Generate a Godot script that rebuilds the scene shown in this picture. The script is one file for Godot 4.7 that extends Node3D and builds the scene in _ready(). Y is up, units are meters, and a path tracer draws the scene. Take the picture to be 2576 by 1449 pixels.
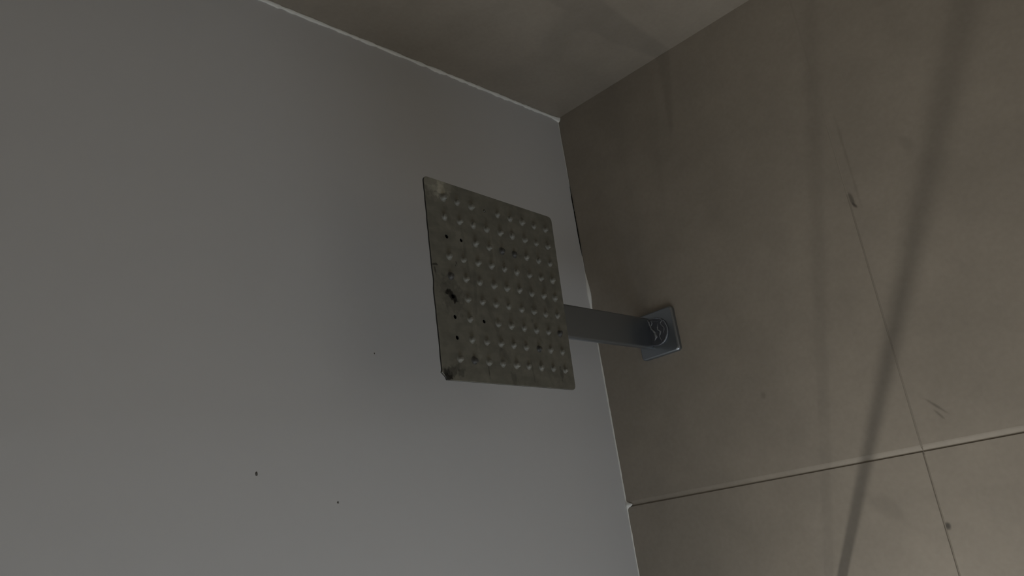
extends Node3D
# A square rain shower head on a flat arm in the tiled corner of a dim bathroom, seen from below.
# y is up; the ceiling is at 2.4 m, the arm's wall is z = 0, the next wall x = 0, the room lies at x < 0, z > 0.

const TOP := 2.4
const ROOM_X := -1.42
const ROOM_Z := 1.9
const JOINT_X := -0.592     # upright joint of the arm's wall
const JOINT_Y := 2.0105     # level joint
const PLATE_AT := Vector3(-0.37991, 2.24679, 0.33635)

const LEFT_WINDOW := Rect2(0.08, 1.47, 0.78, 0.74)     # along z, up

var M := {}
var noise := FastNoiseLite.new()

# ------------------------------------------------------------------ helpers
func sheet(albedo: Color, rough: float, metal := 0.0, spec := 0.5) -> StandardMaterial3D:
	var m := StandardMaterial3D.new()
	m.albedo_color = albedo
	m.roughness = rough
	m.metallic = metal
	m.metallic_specular = spec
	return m

func begin() -> SurfaceTool:
	var st := SurfaceTool.new()
	st.begin(Mesh.PRIMITIVE_TRIANGLES)
	st.set_smooth_group(-1)
	return st

func tri(st: SurfaceTool, a: Vector3, b: Vector3, c: Vector3, out: Vector3, ua := Vector2.ZERO, ub := Vector2.ZERO, uc := Vector2.ZERO) -> void:
	var n := (c - a).cross(b - a)
	if n.length_squared() < 1e-20:
		return
	if n.dot(out) < 0.0:
		var t := b; b = c; c = t
		var tu := ub; ub = uc; uc = tu
	st.set_uv(ua); st.add_vertex(a)
	st.set_uv(ub); st.add_vertex(b)
	st.set_uv(uc); st.add_vertex(c)

func quad(st: SurfaceTool, a: Vector3, b: Vector3, c: Vector3, d: Vector3, out: Vector3, ua := Vector2.ZERO, ub := Vector2.ZERO, uc := Vector2.ZERO, ud := Vector2.ZERO) -> void:
	tri(st, a, b, c, out, ua, ub, uc)
	tri(st, a, c, d, out, ua, uc, ud)

func add_box(st: SurfaceTool, lo: Vector3, hi: Vector3) -> void:
	var p := []
	for i in 8:
		p.append(Vector3(hi.x if i & 1 else lo.x, hi.y if i & 2 else lo.y, hi.z if i & 4 else lo.z))
	quad(st, p[0], p[2], p[6], p[4], Vector3.LEFT)
	quad(st, p[1], p[3], p[7], p[5], Vector3.RIGHT)
	quad(st, p[0], p[1], p[5], p[4], Vector3.DOWN)
	quad(st, p[2], p[3], p[7], p[6], Vector3.UP)
	quad(st, p[0], p[1], p[3], p[2], Vector3.FORWARD)
	quad(st, p[4], p[5], p[7], p[6], Vector3.BACK)

# rings of equal point count joined into a skin; closed rings, optional end caps
func add_loft(st: SurfaceTool, rings: Array, cap_a := true, cap_b := true) -> void:
	var mids := []
	for r in rings:
		var m := Vector3.ZERO
		for q in r: m += q
		mids.append(m / r.size())
	st.set_smooth_group(0)
	for i in rings.size() - 1:
		var n: int = rings[i].size()
		for k in n:
			var a: Vector3 = rings[i][k]
			var b: Vector3 = rings[i][(k + 1) % n]
			var c: Vector3 = rings[i + 1][(k + 1) % n]
			var d: Vector3 = rings[i + 1][k]
			var mid: Vector3 = (mids[i] + mids[i + 1]) * 0.5
			var out: Vector3 = (a + b + c + d) * 0.25 - mid
			var f := (c - a).cross(d - b)
			if f.length_squared() < 1e-18: continue
			quad(st, a, b, c, d, out)
	st.set_smooth_group(-1)
	for e in 2:
		if (e == 0 and not cap_a) or (e == 1 and not cap_b): continue
		var r: Array = rings[0] if e == 0 else rings[-1]
		var m: Vector3 = mids[0] if e == 0 else mids[-1]
		var o: Vector3 = (mids[0] - mids[1]) if e == 0 else (mids[-1] - mids[-2])
		if o.length_squared() < 1e-14: o = m - mids[mids.size() / 2]
		for k in r.size():
			tri(st, m, r[k], r[(k + 1) % r.size()], o)

# rounded rectangle of half sizes a, b in the plane of U, V about c
func round_rect(c: Vector3, U: Vector3, V: Vector3, a: float, b: float, r: float, seg := 6) -> Array:
	var out := []
	for q in 4:
		var sx: float = [1, -1, -1, 1][q]
		var sy: float = [1, 1, -1, -1][q]
		for k in seg + 1:
			var t := (q + float(k) / seg) * PI / 2.0
			out.append(c + U * (sx * (a - r) + cos(t) * r) + V * (sy * (b - r) + sin(t) * r))
	return out

func ring(c: Vector3, U: Vector3, V: Vector3, r: float, seg := 16) -> Array:
	var out := []
	for k in seg:
		var t := TAU * k / seg
		out.append(c + U * cos(t) * r + V * sin(t) * r)
	return out

func obj(called: String, st: SurfaceTool, m: Material, parent: Node = self, smooth := false) -> MeshInstance3D:
	if smooth:
		st.index()
	st.generate_normals()
	var o := MeshInstance3D.new()
	o.name = called
	o.mesh = st.commit()
	o.material_override = m
	parent.add_child(o, true)
	return o

func thing(called: String, label: String, category: String, at := Vector3.ZERO, group := "") -> Node3D:
	var o := Node3D.new()
	o.name = called
	add_child(o, true)
	o.position = at
	o.set_meta("label", label)
	o.set_meta("category", category)
	if group: o.set_meta("group", group)
	return o

func struct(o: Node, label: String, category: String) -> Node:
	o.set_meta("kind", "structure")
	o.set_meta("label", label)
	o.set_meta("category", category)
	return o

# ------------------------------------------------------------------ materials
# soft-edged spot with a ragged outline, mixed into a grid of tone factors
func spot(tone: PackedFloat32Array, side: int, cx: float, cy: float, rx: float, ry: float, turn: float, factor: float, edge: float, rag: float) -> void:
	var big := maxf(rx, ry) * 1.6 + 2.0
	var ca := cos(turn)
	var sa := sin(turn)
	for j in range(maxi(0, int(cy - big)), mini(side, int(cy + big) + 1)):
		for i in range(maxi(0, int(cx - big)), mini(side, int(cx + big) + 1)):
			var dx := i - cx
			var dy := j - cy
			var u := (dx * ca + dy * sa) / rx
			var v := (-dx * sa + dy * ca) / ry
			var d := sqrt(u * u + v * v) + rag * noise.get_noise_2d(i * 3.0, j * 3.0)
			var w := 1.0 - smoothstep(1.0 - edge, 1.0 + edge, d)
			if w > 0.0:
				tone[j * side + i] *= lerpf(1.0, factor, w)

func tone_image(tone: PackedFloat32Array, side: int, c: Color) -> ImageTexture:
	var img := Image.create(side, side, false, Image.FORMAT_RGB8)
	for j in side:
		for i in side:
			var t := tone[j * side + i]
			img.set_pixel(i, j, Color(clampf(c.r * t, 0, 1), clampf(c.g * t, 0, 1), clampf(c.b * t, 0, 1)))
	img.generate_mipmaps()
	return ImageTexture.create_from_image(img)

func stretch(tone: PackedFloat32Array, side: int, amount: float, fx: float, fy: float, offset: float) -> void:
	for j in side:
		for i in side:
			tone[j * side + i] *= 1.0 + amount * noise.get_noise_3d(i * fx, j * fy, offset)

func bump(freq: float, depth: float, world_scale: float) -> Array:
	var n := FastNoiseLite.new()
	n.seed = 11
	n.frequency = freq
	n.fractal_octaves = 3
	var t := NoiseTexture2D.new()
	t.width = 512; t.height = 512
	t.seamless = true
	t.as_normal_map = true
	t.bump_strength = depth
	t.noise = n
	return [t, world_scale]

func make_materials() -> void:
	noise.seed = 5
	noise.frequency = 0.01
	noise.fractal_octaves = 4
	# glazed beige tile of the arm's wall; the picture spans 1.2 m of wall, so 0.586 mm a pixel
	var side := 1024
	var tone := PackedFloat32Array()
	tone.resize(side * side); tone.fill(1.0)
	stretch(tone, side, 0.05, 0.8, 0.8, 0.0)
	stretch(tone, side, 0.025, 3.0, 2.4, 40.0)
	stretch(tone, side, 0.03, 16.0, 16.0, 90.0)
	var k := side / 1.2
	# chips and scratches beside the joints, in metres from the corner and down from the ceiling
	for s in [[0.308, 0.392, 0.0075, 0.0022, 0.15, 0.72], [0.315, 0.3935, 0.004, 0.0014, 0.5, 0.62], [0.667, 0.3915, 0.0032, 0.0026, 0.0, 0.55],
			[0.550, 0.414, 0.011, 0.0011, 0.75, 0.8], [0.559, 0.4145, 0.006, 0.0009, 0.6, 0.82], [0.496, 0.230, 0.004, 0.003, 0.2, 0.9],
			[0.270, 0.465, 0.012, 0.006, 0.4, 0.95], [0.640, 0.335, 0.02, 0.008, 0.8, 0.95], [0.26, 0.40, 0.05, 0.0016, 0.0, 0.93]]:
		spot(tone, side, s[0] * k, s[1] * k, s[2] * k, s[3] * k, s[4], s[5], 0.5, 0.7)
	M.tile = sheet(Color.WHITE, 0.42, 0.0, 0.45)
	M.tile.albedo_texture = tone_image(tone, side, Color(0.590, 0.558, 0.512))
	var b := bump(0.02, 1.2, 1.6)
	M.grout = sheet(Color(0.54, 0.51, 0.465), 0.85)
	M.grout_smooth = sheet(Color(0.585, 0.553, 0.507), 0.42, 0.0, 0.45)
	M.plain_wall = sheet(Color(0.60, 0.57, 0.52), 0.55)
	M.paint = sheet(Color(0.85, 0.85, 0.85), 0.62, 0.0, 0.4)
	M.paint.uv1_triplanar = true
	M.paint.uv1_world_triplanar = true
	M.paint.uv1_scale = Vector3(b[1], b[1], b[1])
	M.paint.normal_enabled = true
	M.paint.normal_texture = b[0]
	M.paint.normal_scale = 0.12
	M.caulk = sheet(Color(0.95, 0.95, 0.93), 0.45, 0.0, 0.5)
	M.floor = sheet(Color(0.84, 0.84, 0.83), 0.5)
	M.speck = sheet(Color(0.40, 0.39, 0.37), 0.8)
	# spray plate: dull stainless sheet with dried water, 0.195 mm a pixel
	tone = PackedFloat32Array()
	tone.resize(side * side); tone.fill(1.0)
	stretch(tone, side, 0.10, 0.5, 1.6, 7.0)
	stretch(tone, side, 0.08, 2.0, 2.0, 23.0)
	k = side / 200.0
	for s in [[96, 86, 14, 14, 0.3, 1.18], [95, 72, 12, 9, -0.4, 1.16], [89, 80, 6, 9, 0.2, 1.1],
			[-18.5, 77, 6.5, 3.8, 0.9, 0.35], [-16.6, 83, 2.2, 2.0, 0.0, 0.35], [-24, 74.5, 2.4, 1.6, 0.0, 0.4], [-18, 77, 17, 12, 0.4, 0.86],
			[9.5, 96, 1.4, 4.0, 0.1, 0.6], [5, 96.5, 4.0, 1.2, 0.1, 0.7], [16.1, 66.5, 1.6, 0.9, 0.4, 0.7], [13, 68, 1.4, 0.8, 0.4, 0.75],
			[-91.8, 88, 5, 7, 0.5, 0.78], [-91.7, 76, 4, 5, 0.2, 0.8], [-87.5, 80, 3.5, 4, 0.7, 0.85], [-97.5, 93, 3.5, 4, 0.4, 0.4], [-93, 93, 6, 3, 0.9, 0.65],
			[-81.5, 36.3, 1.8, 1.0, 0.0, 0.4], [-88, 37, 6, 0.8, 0.0, 0.72], [-33.7, 22.5, 22, 3.4, 0.35, 0.93], [-62, 15, 9, 2, -0.4, 0.9], [-70, 10, 10, 3, 0.6, 0.9],
			[-93, 1, 7, 4, 0.3, 0.85], [-83, -77.8, 7, 2.6, 0.1, 0.8], [-84, -30, 12, 1.2, 0.1, 0.88], [60, 70, 20, 3, 0.3, 0.93], [30, 52, 26, 2, 0.1, 0.92], [-10, 44, 24, 2, -0.1, 0.92],
			[42, 10, 26, 2, 0.1, 1.08], [-50, 50, 24, 3, 0.1, 1.07], [10, -40, 30, 5, 0.2, 0.93], [0, -70, 26, 3, 0.1, 0.92], [-40, -45, 12, 2, 0.5, 0.9], [48, 62, 16, 8, 0.5, 1.05]]:
		# picture x runs along the arm (z), picture y along x
		spot(tone, side, (s[1] + 100.0) * k, (s[0] + 100.0) * k, s[3] * k, s[2] * k, -s[4], s[5], 0.35, 0.8)
	M.steel = sheet(Color.WHITE, 0.5, 0.35, 0.5)
	M.steel.albedo_texture = tone_image(tone, side, Color(0.50, 0.497, 0.46))
	M.nozzle = sheet(Color(0.50, 0.50, 0.47), 0.42, 0.0, 0.5)
	M.nozzle_dirty = sheet(Color(0.30, 0.30, 0.29), 0.5)
	M.rim = sheet(Color(0.16, 0.16, 0.15), 0.6, 0.2)  # shading of the plate's edge, put into a dark colour
	M.gap_shade = sheet(Color(0.13, 0.12, 0.09), 0.9)  # dark colour standing in for shade in the gap under the ceiling
	M.rubber = sheet(Color(0.02, 0.02, 0.02), 0.9, 0.0, 0.1)
	M.chrome = sheet(Color(0.60, 0.625, 0.65), 0.3, 0.9)
	M.sealant = sheet(Color(0.50, 0.52, 0.54), 0.25)
	M.grey_strand = sheet(Color(0.52, 0.53, 0.54), 0.35)
	M.collar = sheet(Color(0.42, 0.43, 0.46), 0.4, 0.7)
	M.lamp_hood = sheet(Color(0.08, 0.08, 0.08), 0.7)
	M.lamp_white = sheet(Color(0.85, 0.85, 0.84), 0.5)

# ------------------------------------------------------------------ setting
# one tile with rounded front edges; o is its lower corner on the wall face, U and V its sides, N towards the room
func tile(parent: Node, o: Vector3, U: Vector3, V: Vector3, N: Vector3, w: float, h: float, ru: Vector2, rv: float, uv: Callable) -> void:
	var st := begin()
	var depth := 0.009
	var steps := 4
	var rings := []
	for s in steps + 2:
		var lo := 0.0
		var hi := 0.0
		var inset_v := 0.0
		var n := -depth
		if s > 0:
			var t := float(s - 1) / steps
			lo = ru.x * t
			hi = ru.y * t
			inset_v = rv * t
			n = -0.0011 * pow(1.0 - t, 1.25)
		rings.append([o + U * lo + V * inset_v + N * n, o + U * (w - hi) + V * inset_v + N * n,
			o + U * (w - hi) + V * (h - inset_v) + N * n, o + U * lo + V * (h - inset_v) + N * n])
	var mid := o + U * w * 0.5 + V * h * 0.5 - N * depth
	for s in rings.size() - 1:
		for q in 4:
			var a: Vector3 = rings[s][q]
			var b: Vector3 = rings[s][(q + 1) % 4]
			var c: Vector3 = rings[s + 1][(q + 1) % 4]
			var d: Vector3 = rings[s + 1][q]
			quad(st, a, b, c, d, (a + b) * 0.5 - mid, uv.call(a), uv.call(b), uv.call(c), uv.call(d))
	var f: Array = rings[-1]
	quad(st, f[0], f[1], f[2], f[3], N, uv.call(f[0]), uv.call(f[1]), uv.call(f[2]), uv.call(f[3]))
	obj("tile", st, M.tile, parent)

# bead of white filler along an edge: p(t) for t = 0..1, radius by a callable
func bead(called: String, a: Vector3, b: Vector3, U: Vector3, V: Vector3, radius: Callable, label: String, n: int) -> void:
	var st := begin()
	var rings := []
	for i in n + 1:
		var t := float(i) / n
		var c := a.lerp(b, t)
		var r: Vector2 = radius.call(t * a.distance_to(b))
		var g := []
		# a concave-free quarter fillet: from the ceiling to the wall
		g.append(c)
		for s in 6:
			var q := s / 5.0 * PI / 2.0
			g.append(c + U * r.x * cos(q) + V * r.y * sin(q))
		rings.append(g)
	add_loft(st, rings)
	var o := obj(called, st, M.caulk, self, true)
	struct(o, label, "trim")

# wall slab with one opening; the opening is measured along U and up
func pierced(st: SurfaceTool, o: Vector3, U: Vector3, depth: Vector3, length: float, hole: Rect2) -> void:
	for r in [[0.0, hole.position.x, 0.0, TOP], [hole.end.x, length, 0.0, TOP], [hole.position.x, hole.end.x, 0.0, hole.position.y], [hole.position.x, hole.end.x, hole.end.y, TOP]]:
		var a: Vector3 = o + U * r[0] + Vector3.UP * r[2]
		var b: Vector3 = o + U * r[1] + Vector3.UP * r[3] + depth
		add_box(st, Vector3(minf(a.x, b.x), minf(a.y, b.y), minf(a.z, b.z)), Vector3(maxf(a.x, b.x), maxf(a.y, b.y), maxf(a.z, b.z)))

# frosted window lit by daylight: frame, pane and the light the pane gives off; N points into the room
func build_window(called: String, centre: Vector3, U: Vector3, N: Vector3, w: float, h: float, energy: float, tint: Color, label: String) -> void:
	var root := Node3D.new()
	root.name = called
	add_child(root)
	root.position = centre
	struct(root, label, "window")
	var st := begin()
	for r in [[-w / 2, -w / 2 + 0.04, -h / 2, h / 2], [w / 2 - 0.04, w / 2, -h / 2, h / 2], [-w / 2 + 0.04, w / 2 - 0.04, -h / 2, -h / 2 + 0.04], [-w / 2 + 0.04, w / 2 - 0.04, h / 2 - 0.04, h / 2]]:
		var a: Vector3 = U * r[0] + Vector3.UP * r[2] - N * 0.09
		var b: Vector3 = U * r[1] + Vector3.UP * r[3] - N * 0.02
		add_box(st, Vector3(minf(a.x, b.x), minf(a.y, b.y), minf(a.z, b.z)), Vector3(maxf(a.x, b.x), maxf(a.y, b.y), maxf(a.z, b.z)))
	obj("frame", st, M.lamp_white, root)
	st = begin()
	var c := U * (-w / 2 + 0.035) + Vector3.UP * (-h / 2 + 0.035) - N * 0.062
	var d := U * (w / 2 - 0.035) + Vector3.UP * (h / 2 - 0.035) - N * 0.056
	add_box(st, Vector3(minf(c.x, d.x), minf(c.y, d.y), minf(c.z, d.z)), Vector3(maxf(c.x, d.x), maxf(c.y, d.y), maxf(c.z, d.z)))
	var g := StandardMaterial3D.new()
	g.albedo_color = Color(0.8, 0.82, 0.83)
	g.roughness = 0.6
	g.emission_enabled = true
	g.emission = tint
	g.emission_energy_multiplier = 0.3
	obj("pane", st, g, root)
	var l := AreaLight3D.new()
	l.name = "daylight"
	l.area_size = Vector2(w - 0.08, h - 0.08)
	l.area_normalize_energy = false
	l.light_energy = energy
	l.light_color = tint
	l.area_range = 8.0
	l.area_attenuation = 2.0
	l.shadow_enabled = true
	root.add_child(l)
	l.transform = Transform3D(Basis(Vector3.UP.cross(-N), Vector3.UP, -N), -N * 0.05)
	l.basis = Basis.looking_at(N, Vector3.UP)

func build_room() -> void:
	var st := begin()
	add_box(st, Vector3(ROOM_X - 0.1, -0.1, -0.12), Vector3(0.12, 0.0, ROOM_Z + 0.1))
	struct(obj("floor", st, M.floor), "white bathroom floor below the shower", "floor")
	st = begin()
	add_box(st, Vector3(ROOM_X - 0.1, TOP, -0.12), Vector3(0.12, TOP + 0.1, ROOM_Z + 0.1))
	var ceiling := obj("ceiling", st, M.paint)
	struct(ceiling, "smooth white painted ceiling with a few dark specks", "ceiling")
	for s in [[Vector2(-0.534, 0.533), 0.0021, 0.0013], [Vector2(-0.5637, 0.4489), 0.0012, 0.0011], [Vector2(-0.4096, 0.3899), 0.0010, 0.0007]]:
		st = begin()
		var c := Vector3(s[0].x, TOP, s[0].y)
		var rr := []
		for lv in 3:
			var g := []
			for q in 10:
				var t := TAU * q / 10.0
				var w: float = (1.0 - 0.33 * lv) * (1.0 + 0.35 * noise.get_noise_2d(q * 90.0, c.x * 9000.0))
				g.append(c + Vector3(cos(t) * s[1] * w, -0.0003 * lv, sin(t) * s[2] * w))
			rr.append(g)
		add_loft(st, rr)
		obj("speck", st, M.speck, ceiling)
	st = begin()
	add_box(st, Vector3(ROOM_X - 0.1, 0.0, -0.12), Vector3(0.12, TOP, -0.0011))
	var wall_right := obj("wall_right", st, M.grout)
	struct(wall_right, "beige tiled wall that carries the shower arm", "wall")
	st = begin()
	add_box(st, Vector3(0.0011, 0.0, -0.0011), Vector3(0.12, TOP, ROOM_Z + 0.1))
	var wall_back := obj("wall_back", st, M.grout)
	struct(wall_back, "beige tiled wall meeting the ceiling above the shower head", "wall")
	st = begin()
	pierced(st, Vector3(ROOM_X - 0.1, 0, 0), Vector3.BACK, Vector3.RIGHT * 0.1, ROOM_Z + 0.1, LEFT_WINDOW)
	struct(obj("wall_left", st, M.plain_wall), "plain beige wall across the bathroom, with a high frosted window", "wall")
	st = begin()
	add_box(st, Vector3(ROOM_X, 0.0, ROOM_Z), Vector3(0.0, TOP, ROOM_Z + 0.1))
	struct(obj("wall_front", st, M.plain_wall), "plain beige wall behind the camera", "wall")
	# tiles, 60 cm wide, the top row cut
	var rows := [[JOINT_Y, TOP], [JOINT_Y - 0.6, JOINT_Y], [JOINT_Y - 1.2, JOINT_Y - 0.6], [JOINT_Y - 1.8, JOINT_Y - 1.2], [0.0, JOINT_Y - 1.8]]
	var uv_a := func(p: Vector3) -> Vector2: return Vector2(-p.x / 1.2, (TOP - p.y) / 1.2)
	var uv_b := func(p: Vector3) -> Vector2: return Vector2((p.z + 0.37) / 1.2, (TOP - p.y + 0.5) / 1.2)
	for r in rows:
		var x1 := 0.003
		for c in 4:
			var x0 := maxf(JOINT_X - 0.6 * c, ROOM_X)
			var g0 := 0.0005 if c < 3 else 0.0
			var g1 := 0.0007 if c > 0 else 0.0
			tile(wall_right, Vector3(x0 + g0, r[0] + 0.0004, 0.0004 * (c % 2)), Vector3.RIGHT, Vector3.UP, Vector3.BACK, x1 - x0 - g0 - g1, r[1] - r[0] - 0.0008, Vector2(0.0054, 0.0008), 0.0007, uv_a)
			x1 = x0
		var z0 := -0.003
		for c in 4:
			var z1 := minf(0.6 * (c + 1), ROOM_Z)
			tile(wall_back, Vector3(0.0, r[0] + 0.0004, z0 + 0.001), Vector3.BACK, Vector3.UP, Vector3.LEFT, z1 - z0 - 0.002, r[1] - r[0] - 0.0008, Vector2(0.002, 0.002), 0.0007, uv_b)
			z0 = z1
	# level joint of the arm's wall: filled almost flush, a little deeper past the upright joint
	for f in [[ROOM_X, JOINT_X - 0.0035, 0.0006], [JOINT_X + 0.0035, -0.30, 0.00035], [-0.30, -0.19, 0.0002], [-0.19, -0.001, 0.00002]]:
		st = begin()
		var seg := int((f[1] - f[0]) / 0.004)
		for i in seg:
			var a0: float = lerpf(f[0], f[1], float(i) / seg)
			var a1: float = lerpf(f[0], f[1], float(i + 1) / seg)
			var d0: float = f[2] * (1.0 + 0.9 * noise.get_noise_1d(a0 * 9000.0))
			var d1: float = f[2] * (1.0 + 0.9 * noise.get_noise_1d(a1 * 9000.0))
			quad(st, Vector3(a0, JOINT_Y - 0.0014, -d0), Vector3(a1, JOINT_Y - 0.0014, -d1), Vector3(a1, JOINT_Y + 0.0014, -d1), Vector3(a0, JOINT_Y + 0.0014, -d0), Vector3.BACK)
		obj("grout_line", st, M.grout if f[2] > 0.0003 else M.grout_smooth, wall_right)
	# white filler between the ceiling and each tiled wall
	var along_back := func(d: float) -> Vector2:
		var w := 0.0027 + 0.0018 * noise.get_noise_1d(d * 5200.0) + 0.0008 * noise.get_noise_1d(d * 21000.0 + 77.0)
		if d < 0.012: w += 0.003 * (1.0 - d / 0.012)
		return Vector2(maxf(w, 0.0006) * 1.3, maxf(w, 0.0006))
	bead("trim_1", Vector3(0, TOP, 0), Vector3(0, TOP, 1.2), Vector3.LEFT, Vector3.DOWN, along_back, "thin white filler line between the ceiling and the wall above the shower head", 400)
	var along_right := func(d: float) -> Vector2:
		var w := 0.0005 + 0.0006 * noise.get_noise_1d(d * 4800.0 + 300.0)
		if d > 0.11 and d < 0.23: w = 0.0002
		if d > 0.25 and d < 0.32: w += 0.004 * (1.0 - absf(d - 0.292) / 0.04) if absf(d - 0.292) < 0.04 else 0.0
		if d > 0.36: w += 0.0009
		var bump_v := 0.010 * exp(-pow((d - 0.5905) / 0.003, 2.0))
		return Vector2(maxf(w, 0.0002) + bump_v * 0.12, maxf(w, 0.0002) + bump_v)
	bead("trim_2", Vector3(0, TOP, 0), Vector3(-1.2, TOP, 0), Vector3.BACK, Vector3.DOWN, along_right, "thin white filler line between the ceiling and the shower arm's wall", 600)

	var trim: Node = get_node("trim_2")  # dark strip in place of a shaded gap between ceiling and tiles
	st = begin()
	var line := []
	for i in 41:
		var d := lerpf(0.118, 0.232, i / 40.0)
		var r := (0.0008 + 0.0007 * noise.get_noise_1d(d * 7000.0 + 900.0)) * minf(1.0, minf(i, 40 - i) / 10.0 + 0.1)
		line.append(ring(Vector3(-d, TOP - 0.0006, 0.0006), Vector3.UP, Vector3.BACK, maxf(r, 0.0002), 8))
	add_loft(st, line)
	obj("gap_shade_line", st, M.gap_shade, trim, true).set_meta("label", "thin dark strip added for the shaded gap at the ceiling edge")

# ------------------------------------------------------------------ shower
func plate_outline() -> Array:
	# millimetres: x across the arm, y along it (towards the room); rounded corners, one of them bent and chipped
	var pts := []
	var h := 99.4
	var r := 5.0
	for q in 4:
		var sx: float = [1, -1, -1, 1][q]
		var sy: float = [1, 1, -1, -1][q]
		if q == 1:
			pts.append_array([Vector2(-90.5, 99.6), Vector2(-92.8, 100.6), Vector2(-95.0, 98.0), Vector2(-97.0, 95.6), Vector2(-99.6, 94.6)])
			continue
		for k in 7:
			var t := (q + k / 6.0) * PI / 2.0
			pts.append(Vector2(sx * (h - r) + cos(t) * r, sy * (h - r) + sin(t) * r))
	var out := []
	for i in pts.size():
		var a: Vector2 = pts[i]
		var b: Vector2 = pts[(i + 1) % pts.size()]
		var n := maxi(1, int(a.distance_to(b) / 4.0))
		for k in n:
			var c := a.lerp(b, float(k) / n)
			# the free edge is a little dented
			if c.y > 97.0 and absf(c.x) < 88.0:
				c.y += 0.55 * noise.get_noise_1d(c.x * 6.0 + 50.0) - 0.9 * exp(-pow((c.x + 4.0) / 7.0, 2.0)) + 0.5 * exp(-pow((c.x + 18.0) / 6.0, 2.0))
			out.append(c)
	return out

func build_shower() -> void:
	var root := thing("rain_shower", "square metal rain shower head on a flat arm fixed to the tiled wall", "shower head", Vector3(-0.382, 2.296, 0.0))
	var tilt := Basis(Vector3(4.4519, -0.7055, -2.0658).normalized(), deg_to_rad(Vector3(4.4519, -0.7055, -2.0658).length()))
	var outline := plate_outline()
	var gx := 1.26
	var gz := -4.08
	var pitch := 20.01
	var half := pitch * 4.5
	var holes := {"2_0": 2.1, "2_1": 2.0, "5_0": 2.2, "6_0": 2.1, "6_2": 2.0, "7_0": 2.1, "0_3": 1.7}
	var uv := func(p: Vector2) -> Vector2: return Vector2((p.y + 100.0) / 200.0, (p.x + 100.0) / 200.0)
	var at := func(p: Vector2, y: float) -> Vector3: return Vector3(p.x, y, p.y) * 0.001
	var st := begin()
	# underside: 81 cells, some pierced, and a margin out to the edge
	for r in 9:
		for c in 9:
			var cx := gx - (r - 4) * pitch
			var cz := gz - (c - 4) * pitch
			var key := "%d_%d" % [r, c]
			var s := pitch / 2.0
			if not holes.has(key):
				var q := [Vector2(cx - s, cz - s), Vector2(cx + s, cz - s), Vector2(cx + s, cz + s), Vector2(cx - s, cz + s)]
				quad(st, at.call(q[0], 0.0), at.call(q[1], 0.0), at.call(q[2], 0.0), at.call(q[3], 0.0), Vector3.DOWN, uv.call(q[0]), uv.call(q[1]), uv.call(q[2]), uv.call(q[3]))
			else:
				var hr: float = holes[key]
				for k in 24:
					var g := []
					for e in 2:
						var t := TAU * (k + e) / 24.0
						var d := Vector2(cos(t), sin(t))
						var m := maxf(absf(d.x), absf(d.y))
						g.append(Vector2(cx, cz) + d * hr)
						g.append(Vector2(cx, cz) + d * (s / m))
					quad(st, at.call(g[0], 0.0), at.call(g[1], 0.0), at.call(g[3], 0.0), at.call(g[2], 0.0), Vector3.DOWN, uv.call(g[0]), uv.call(g[1]), uv.call(g[3]), uv.call(g[2]))
					var mid: Vector3 = at.call(Vector2(cx, cz), 0.5)
					quad(st, at.call(g[0], 0.0), at.call(g[2], 0.0), at.call(g[2], 0.9), at.call(g[0], 0.9), mid - at.call(g[0], 0.5), uv.call(g[0]), uv.call(g[2]), uv.call(g[2]), uv.call(g[0]))
	var n := outline.size()
	var rim := begin()
	for i in n:
		var a: Vector2 = outline[i]
		var b: Vector2 = outline[(i + 1) % n]
		var ai := a * 0.997
		var bi := b * 0.997
		var ca := Vector2(clampf(ai.x, gx - half, gx + half), clampf(ai.y, gz - half, gz + half))
		var cb := Vector2(clampf(bi.x, gx - half, gx + half), clampf(bi.y, gz - half, gz + half))
		quad(st, at.call(ai, 0.0), at.call(bi, 0.0), at.call(cb, 0.0), at.call(ca, 0.0), Vector3.DOWN, uv.call(ai), uv.call(bi), uv.call(cb), uv.call(ca))
		var o := Vector3(a.x, 0, a.y)
		quad(st, at.call(ai, 0.0), at.call(bi, 0.0), at.call(b, 0.3), at.call(a, 0.3), o + Vector3.DOWN * 50, uv.call(ai), uv.call(bi), uv.call(b), uv.call(a))
		quad(rim, at.call(a, 0.3), at.call(b, 0.3), at.call(b, 1.9), at.call(a, 1.9), o)
		tri(st, at.call(a, 1.9), at.call(b, 1.9), Vector3(0, 0.0019, 0), Vector3.UP, uv.call(a), uv.call(b), Vector2(0.5, 0.5))
	var plate := obj("spray_plate", st, M.steel, root)
	plate.position = PLATE_AT - root.position
	plate.basis = tilt
	obj("rim", rim, M.rim, plate).set_meta("label", "narrow edge of the plate, its shade put into the dark colour")
	st = begin()
	add_box(st, Vector3(gx - half, 0.9, gz - half) * 0.001, Vector3(gx + half, 1.4, gz + half) * 0.001)
	obj("rubber_mat", st, M.rubber, plate)
	# nozzles: short tapering nubs, no two pressed quite alike
	var dirty := ["4_0", "2_4", "8_1", "7_6", "6_8", "2_5"]
	var shapes := []
	for v in 5:
		st = begin()
		var rr := []
		var lean := Vector3(0.5 * sin(v * 2.1), 0, 0.5 * cos(v * 1.7))
		for p in [[4.1, 0.05], [3.3, 0.45], [2.75, 1.1], [2.45, 2.7], [2.2, 3.3], [1.7, 3.7], [0.9, 3.85]]:
			rr.append(ring((Vector3(0, -p[1], 0) + lean * p[1] / 3.0) * 0.001, Vector3.RIGHT, Vector3.BACK, p[0] * 0.001 * (0.93 + 0.035 * v), 14))
		add_loft(st, rr, false, true)
		st.index()
		st.generate_normals()
		shapes.append(st.commit())
	var rng := RandomNumberGenerator.new()
	rng.seed = 3
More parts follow.
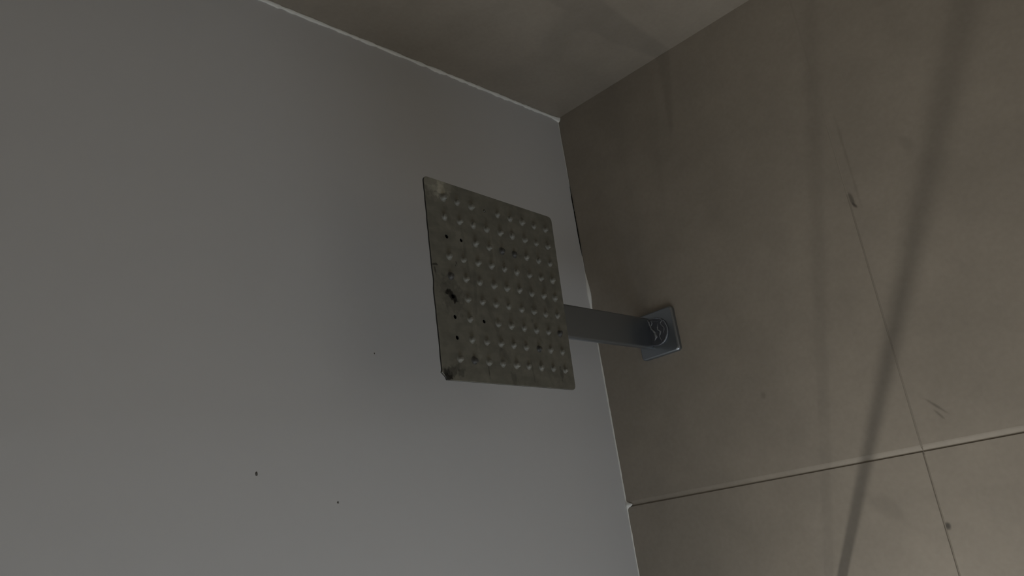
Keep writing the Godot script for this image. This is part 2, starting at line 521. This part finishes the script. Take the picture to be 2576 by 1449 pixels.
	for r in 9:
		for c in 9:
			var key := "%d_%d" % [r, c]
			if holes.has(key) and key != "0_3":
				continue
			var o := MeshInstance3D.new()
			o.name = "nozzle"
			o.mesh = shapes[rng.randi() % 5]
			o.material_override = M.nozzle_dirty if key in dirty else M.nozzle
			var at_p := Vector3(gx - (r - 4) * pitch, 0, gz - (c - 4) * pitch) * 0.001
			at_p += Vector3(rng.randf_range(-0.4, 0.4), 0, rng.randf_range(-0.4, 0.4)) * 0.001
			var long := rng.randf_range(0.75, 1.1)
			if key == "0_3":
				at_p += Vector3(-0.0005, 0.0016, 0.0004)
				o.transform = Transform3D(Basis.from_scale(Vector3(0.42, 0.5, 0.42)), at_p)
			else:
				o.transform = Transform3D(Basis(Vector3.UP, rng.randf() * TAU) * Basis.from_scale(Vector3(1, long, 1)), at_p)
			plate.add_child(o, true)
			if key in dirty:
				o.set_meta("label", "nozzle clogged with dark dirt")
	# arm: flat bar out of the wall, bent down onto the plate
	st = begin()
	var path := []
	var cy := 0.0125
	for z in [0.006, 0.05, 0.12, 0.2, 0.26, 0.300]:
		path.append([Vector3(0.0032, cy, z), Vector3.UP])
	for k in range(1, 7):
		var t := k / 6.0 * PI / 2.0
		path.append([Vector3(0.0032, cy - 0.035 * (1.0 - cos(t)), 0.300 + 0.035 * sin(t)), Vector3(0, cos(t), sin(t))])
	path.append([Vector3(0.0032, -0.030, 0.335), Vector3.BACK])
	var rings := []
	for p in path:
		rings.append(round_rect(p[0], Vector3.RIGHT, p[1], 0.0214, 0.0045, 0.0032))
	add_loft(st, rings)
	obj("arm", st, M.chrome, root, true)
	st = begin()
	var jc := PLATE_AT - root.position
	rings = []
	for p in [[0.012, 0.0], [0.016, 0.002], [0.016, 0.010], [0.011, 0.012], [0.009, 0.020]]:
		rings.append(ring(jc + Vector3(0, 0.002 + p[1], 0), Vector3.RIGHT, Vector3.BACK, p[0], 20))
	add_loft(st, rings)
	obj("swivel_joint", st, M.chrome, root, true)
	# square wall flange with rounded corners and a soft front edge
	st = begin()
	rings = []
	for p in [[0.0305, 0.0], [0.0305, 0.004], [0.0298, 0.0056], [0.0284, 0.0064]]:
		rings.append(round_rect(Vector3(0, 0, p[1]), Vector3.RIGHT, Vector3.UP, p[0], p[0], 0.005))
	add_loft(st, rings)
	obj("wall_flange", st, M.chrome, root, true)
	# low round collar under the arm's root, ringed by a wet bead, with thin wavy grey strands across it
	st = begin()
	rings = []
	for p in [[0.0192, 0.0060], [0.0190, 0.0078], [0.0180, 0.0084]]:
		rings.append(ring(Vector3(0.002, -0.001, p[1]), Vector3.RIGHT, Vector3.UP, p[0], 36))
	add_loft(st, rings)
	obj("collar", st, M.collar, root, true)
	st = begin()
	rings = []
	for i in 61:
		var t := lerpf(-2.75, 0.55, i / 60.0) - 0.35
		var away := Vector3(cos(t), sin(t), 0)
		var r := (0.0007 + 0.0006 * noise.get_noise_1d(i * 37.0) + 0.0005 * exp(-pow((t + 2.3) / 0.5, 2.0))) * minf(1.0, minf(i, 60 - i) / 8.0 + 0.15)
		rings.append(ring(Vector3(0.002, -0.001, 0.0082) + away * (0.0185 + 0.0007 * noise.get_noise_1d(i * 23.0 + 400.0)), away, Vector3.BACK, r, 8))
	add_loft(st, rings)
	obj("sealant_bead", st, M.sealant, root, true)
	for strand in [[[24, 9, 0.7], [17, 7, 1.6], [9, 5, 1.3], [2, 1, 2.0], [-5, 0, 2.6], [-10, 3, 0.8]], [[12, -7, 0.5], [5, -5, 1.1], [0, -8, 1.6], [-6, -6, 0.7], [-14, -8, 0.5]],
			[[20, 3, 0.5], [15, 2, 1.0], [11, 4, 0.6]], [[15, -15, 0.4], [11, -11, 0.8], [3, -15, 0.6], [-4, -13, 0.4]], [[17, 9, 0.4], [18, 0, 0.5], [14, -8, 0.4]]]:
		st = begin()
		rings = []
		for i in 25:
			var u: float = i / 24.0 * (strand.size() - 1)
			var k := mini(int(u), strand.size() - 2)
			var f := smoothstep(0.0, 1.0, u - k)
			var q := Vector3(lerpf(strand[k][0], strand[k + 1][0], u - k), lerpf(strand[k][1], strand[k + 1][1], f), 8.6 + 0.6 * noise.get_noise_2d(i * 60.0, strand[0][0] * 50.0)) * 0.001
			var w: float = lerpf(strand[k][2], strand[k + 1][2], f) * 0.001
			var ends := minf(1.0, minf(i, 24 - i) / 4.0 + 0.1)
			rings.append([q + Vector3(0, w, 0) * ends, q + Vector3(0, 0, 0.0007) * ends, q - Vector3(0, w, 0) * ends, q - Vector3(0, 0, 0.0004) * ends])
		add_loft(st, rings)
		obj("wavy_strand", st, M.grey_strand, root, true)

# ------------------------------------------------------------------ what lights and shades the corner, outside the frame
func build_lamp(at: Vector3, energy: float, glow: float, tint: Color, size: float, hood: float, label: String) -> void:
	var root := thing("ceiling_lamp", label, "lamp", Vector3(at.x, TOP, at.z), "small lamps on the ceiling")
	var st := begin()
	var rr := []
	for p in [[0.066, 0.0], [0.066, 0.008], [0.060, 0.012], [0.02, 0.013]]:
		rr.append(ring(Vector3(0, -p[1], 0), Vector3.RIGHT, Vector3.BACK, p[0], 28))
	add_loft(st, rr)
	obj("base", st, M.lamp_white, root, true)
	var bulb := StandardMaterial3D.new()
	bulb.albedo_color = Color(0.9, 0.9, 0.88)
	bulb.emission_enabled = true
	bulb.emission = tint
	bulb.emission_energy_multiplier = glow
	st = begin()
	rr = []
	var drop := TOP - at.y
	rr.append(ring(Vector3(0, -0.013, 0), Vector3.RIGHT, Vector3.BACK, size * 0.7, 16))
	for k in range(1, 10):
		var t := k / 10.0 * PI
		rr.append(ring(Vector3(0, -drop + size * 1.2 * cos(t), 0), Vector3.RIGHT, Vector3.BACK, size * 1.2 * sin(t), 16))
	add_loft(st, rr)
	obj("bulb", st, bulb, root, true)
	# open-bottomed hood round the bulb
	st = begin()
	var lip := drop + hood
	rr = [ring(Vector3(0, -0.010, 0), Vector3.RIGHT, Vector3.BACK, 0.062, 32), ring(Vector3(0, -lip, 0), Vector3.RIGHT, Vector3.BACK, 0.062, 32),
		ring(Vector3(0, -lip, 0), Vector3.RIGHT, Vector3.BACK, 0.060, 32), ring(Vector3(0, -0.010, 0), Vector3.RIGHT, Vector3.BACK, 0.060, 32)]
	add_loft(st, rr, false, false)
	obj("hood", st, M.lamp_hood, root)
	var l := OmniLight3D.new()
	l.name = "light"
	l.position = Vector3(0, -drop, 0)
	l.light_color = tint
	l.light_energy = energy
	l.light_size = size
	l.omni_range = 8.0
	l.omni_attenuation = 2.0
	l.shadow_enabled = true
	root.add_child(l)

# added, unseen downlight for bounce off the floor: trim ring, glowing lens and the cone of light under it
func build_added_downlight(at: Vector3, energy: float, tint: Color, label: String) -> void:
	var root := thing("added_downlight", label, "lamp", at)
	var st := begin()
	var rr := []
	for p in [[0.045, 0.0], [0.045, 0.003], [0.041, 0.006], [0.034, 0.006], [0.032, 0.002]]:
		rr.append(ring(Vector3(0, -p[1], 0), Vector3.RIGHT, Vector3.BACK, p[0], 28))
	add_loft(st, rr, false, false)
	obj("trim_ring", st, M.lamp_white, root, true)
	var glow := StandardMaterial3D.new()
	glow.albedo_color = Color(0.9, 0.9, 0.9)
	glow.emission_enabled = true
	glow.emission = tint
	glow.emission_energy_multiplier = 1.0
	st = begin()
	add_loft(st, [ring(Vector3(0, -0.0005, 0), Vector3.RIGHT, Vector3.BACK, 0.032, 28), ring(Vector3(0, -0.003, 0), Vector3.RIGHT, Vector3.BACK, 0.0315, 28)])
	obj("lens", st, glow, root)
	var l := SpotLight3D.new()
	l.name = "light"
	l.position = Vector3(0, -0.008, 0)
	l.rotation = Vector3(-PI / 2, 0, 0)
	l.light_color = tint
	l.light_energy = energy
	l.light_size = 0.03
	l.spot_angle = 24.0
	l.spot_angle_attenuation = 0.3
	l.spot_range = 8.0
	l.spot_attenuation = 2.0
	l.shadow_enabled = true
	root.add_child(l)

func build_rail() -> void:
	var root := thing("shower_rail", "slim metal curtain rail running from the tiled wall past the shower", "rail", Vector3(-0.757, 2.156, 0.0))
	var st := begin()
	add_loft(st, [ring(Vector3(0, 0, 0.004), Vector3.RIGHT, Vector3.UP, 0.0047, 14), ring(Vector3(0, 0, ROOM_Z - 0.004), Vector3.RIGHT, Vector3.UP, 0.0047, 14)])
	obj("tube", st, M.chrome, root, true)
	for z in [0.0, ROOM_Z]:
		st = begin()
		var s := 1.0 if z == 0.0 else -1.0
		add_loft(st, [ring(Vector3(0, 0, z), Vector3.RIGHT, Vector3.UP, 0.018, 20), ring(Vector3(0, 0, z + s * 0.005), Vector3.RIGHT, Vector3.UP, 0.017, 20), ring(Vector3(0, 0, z + s * 0.012), Vector3.RIGHT, Vector3.UP, 0.009, 20)])
		obj("end_cap", st, M.chrome, root, true)

func _ready() -> void:
	var cam := Camera3D.new()
	cam.name = "camera"
	cam.fov = 38.5417
	cam.near = 0.02
	cam.transform = Transform3D(Basis(Vector3(-0.13859396, -0.69272522, -0.70775948), Vector3(0.93891788, -0.319219, 0.12857857), Vector3(-0.31499989, -0.64670782, 0.69465392)), Vector3(-0.64330252, 1.7016183, 0.91001973))
	add_child(cam)
	cam.current = true
	var env := Environment.new()
	env.background_mode = Environment.BG_COLOR
	env.background_color = Color(0.02, 0.02, 0.02)
	env.tonemap_mode = Environment.TONE_MAPPER_LINEAR
	env.tonemap_exposure = 0.95
	env.sdfgi_enabled = true
	env.ssao_enabled = true
	env.ssil_enabled = true
	var we := WorldEnvironment.new()
	we.name = "environment"
	we.environment = env
	add_child(we)
	make_materials()
	build_window("window_1", Vector3(ROOM_X, 1.84, 0.47), Vector3.BACK, Vector3.RIGHT, 0.78, 0.74, 0.53, Color(0.91, 0.95, 1.0), "frosted window high in the wall across from the shower corner")
	build_lamp(Vector3(-1.14, 2.357, 0.68), 0.25, 4.0, Color(1.0, 0.985, 0.95), 0.014, 0.013, "small hooded ceiling lamp near the shower rail")
	build_lamp(Vector3(-1.33, 2.294, 1.2), 0.125, 4.0, Color(1.0, 0.985, 0.95), 0.010, 0.006, "small hooded ceiling lamp by the wall across the room")
	build_added_downlight(Vector3(-1.12, TOP, 0.37), 2.1, Color(1.0, 0.99, 0.97), "added unseen downlight in the ceiling, for light bounced off the floor")
	build_room()
	build_shower()
	build_rail()
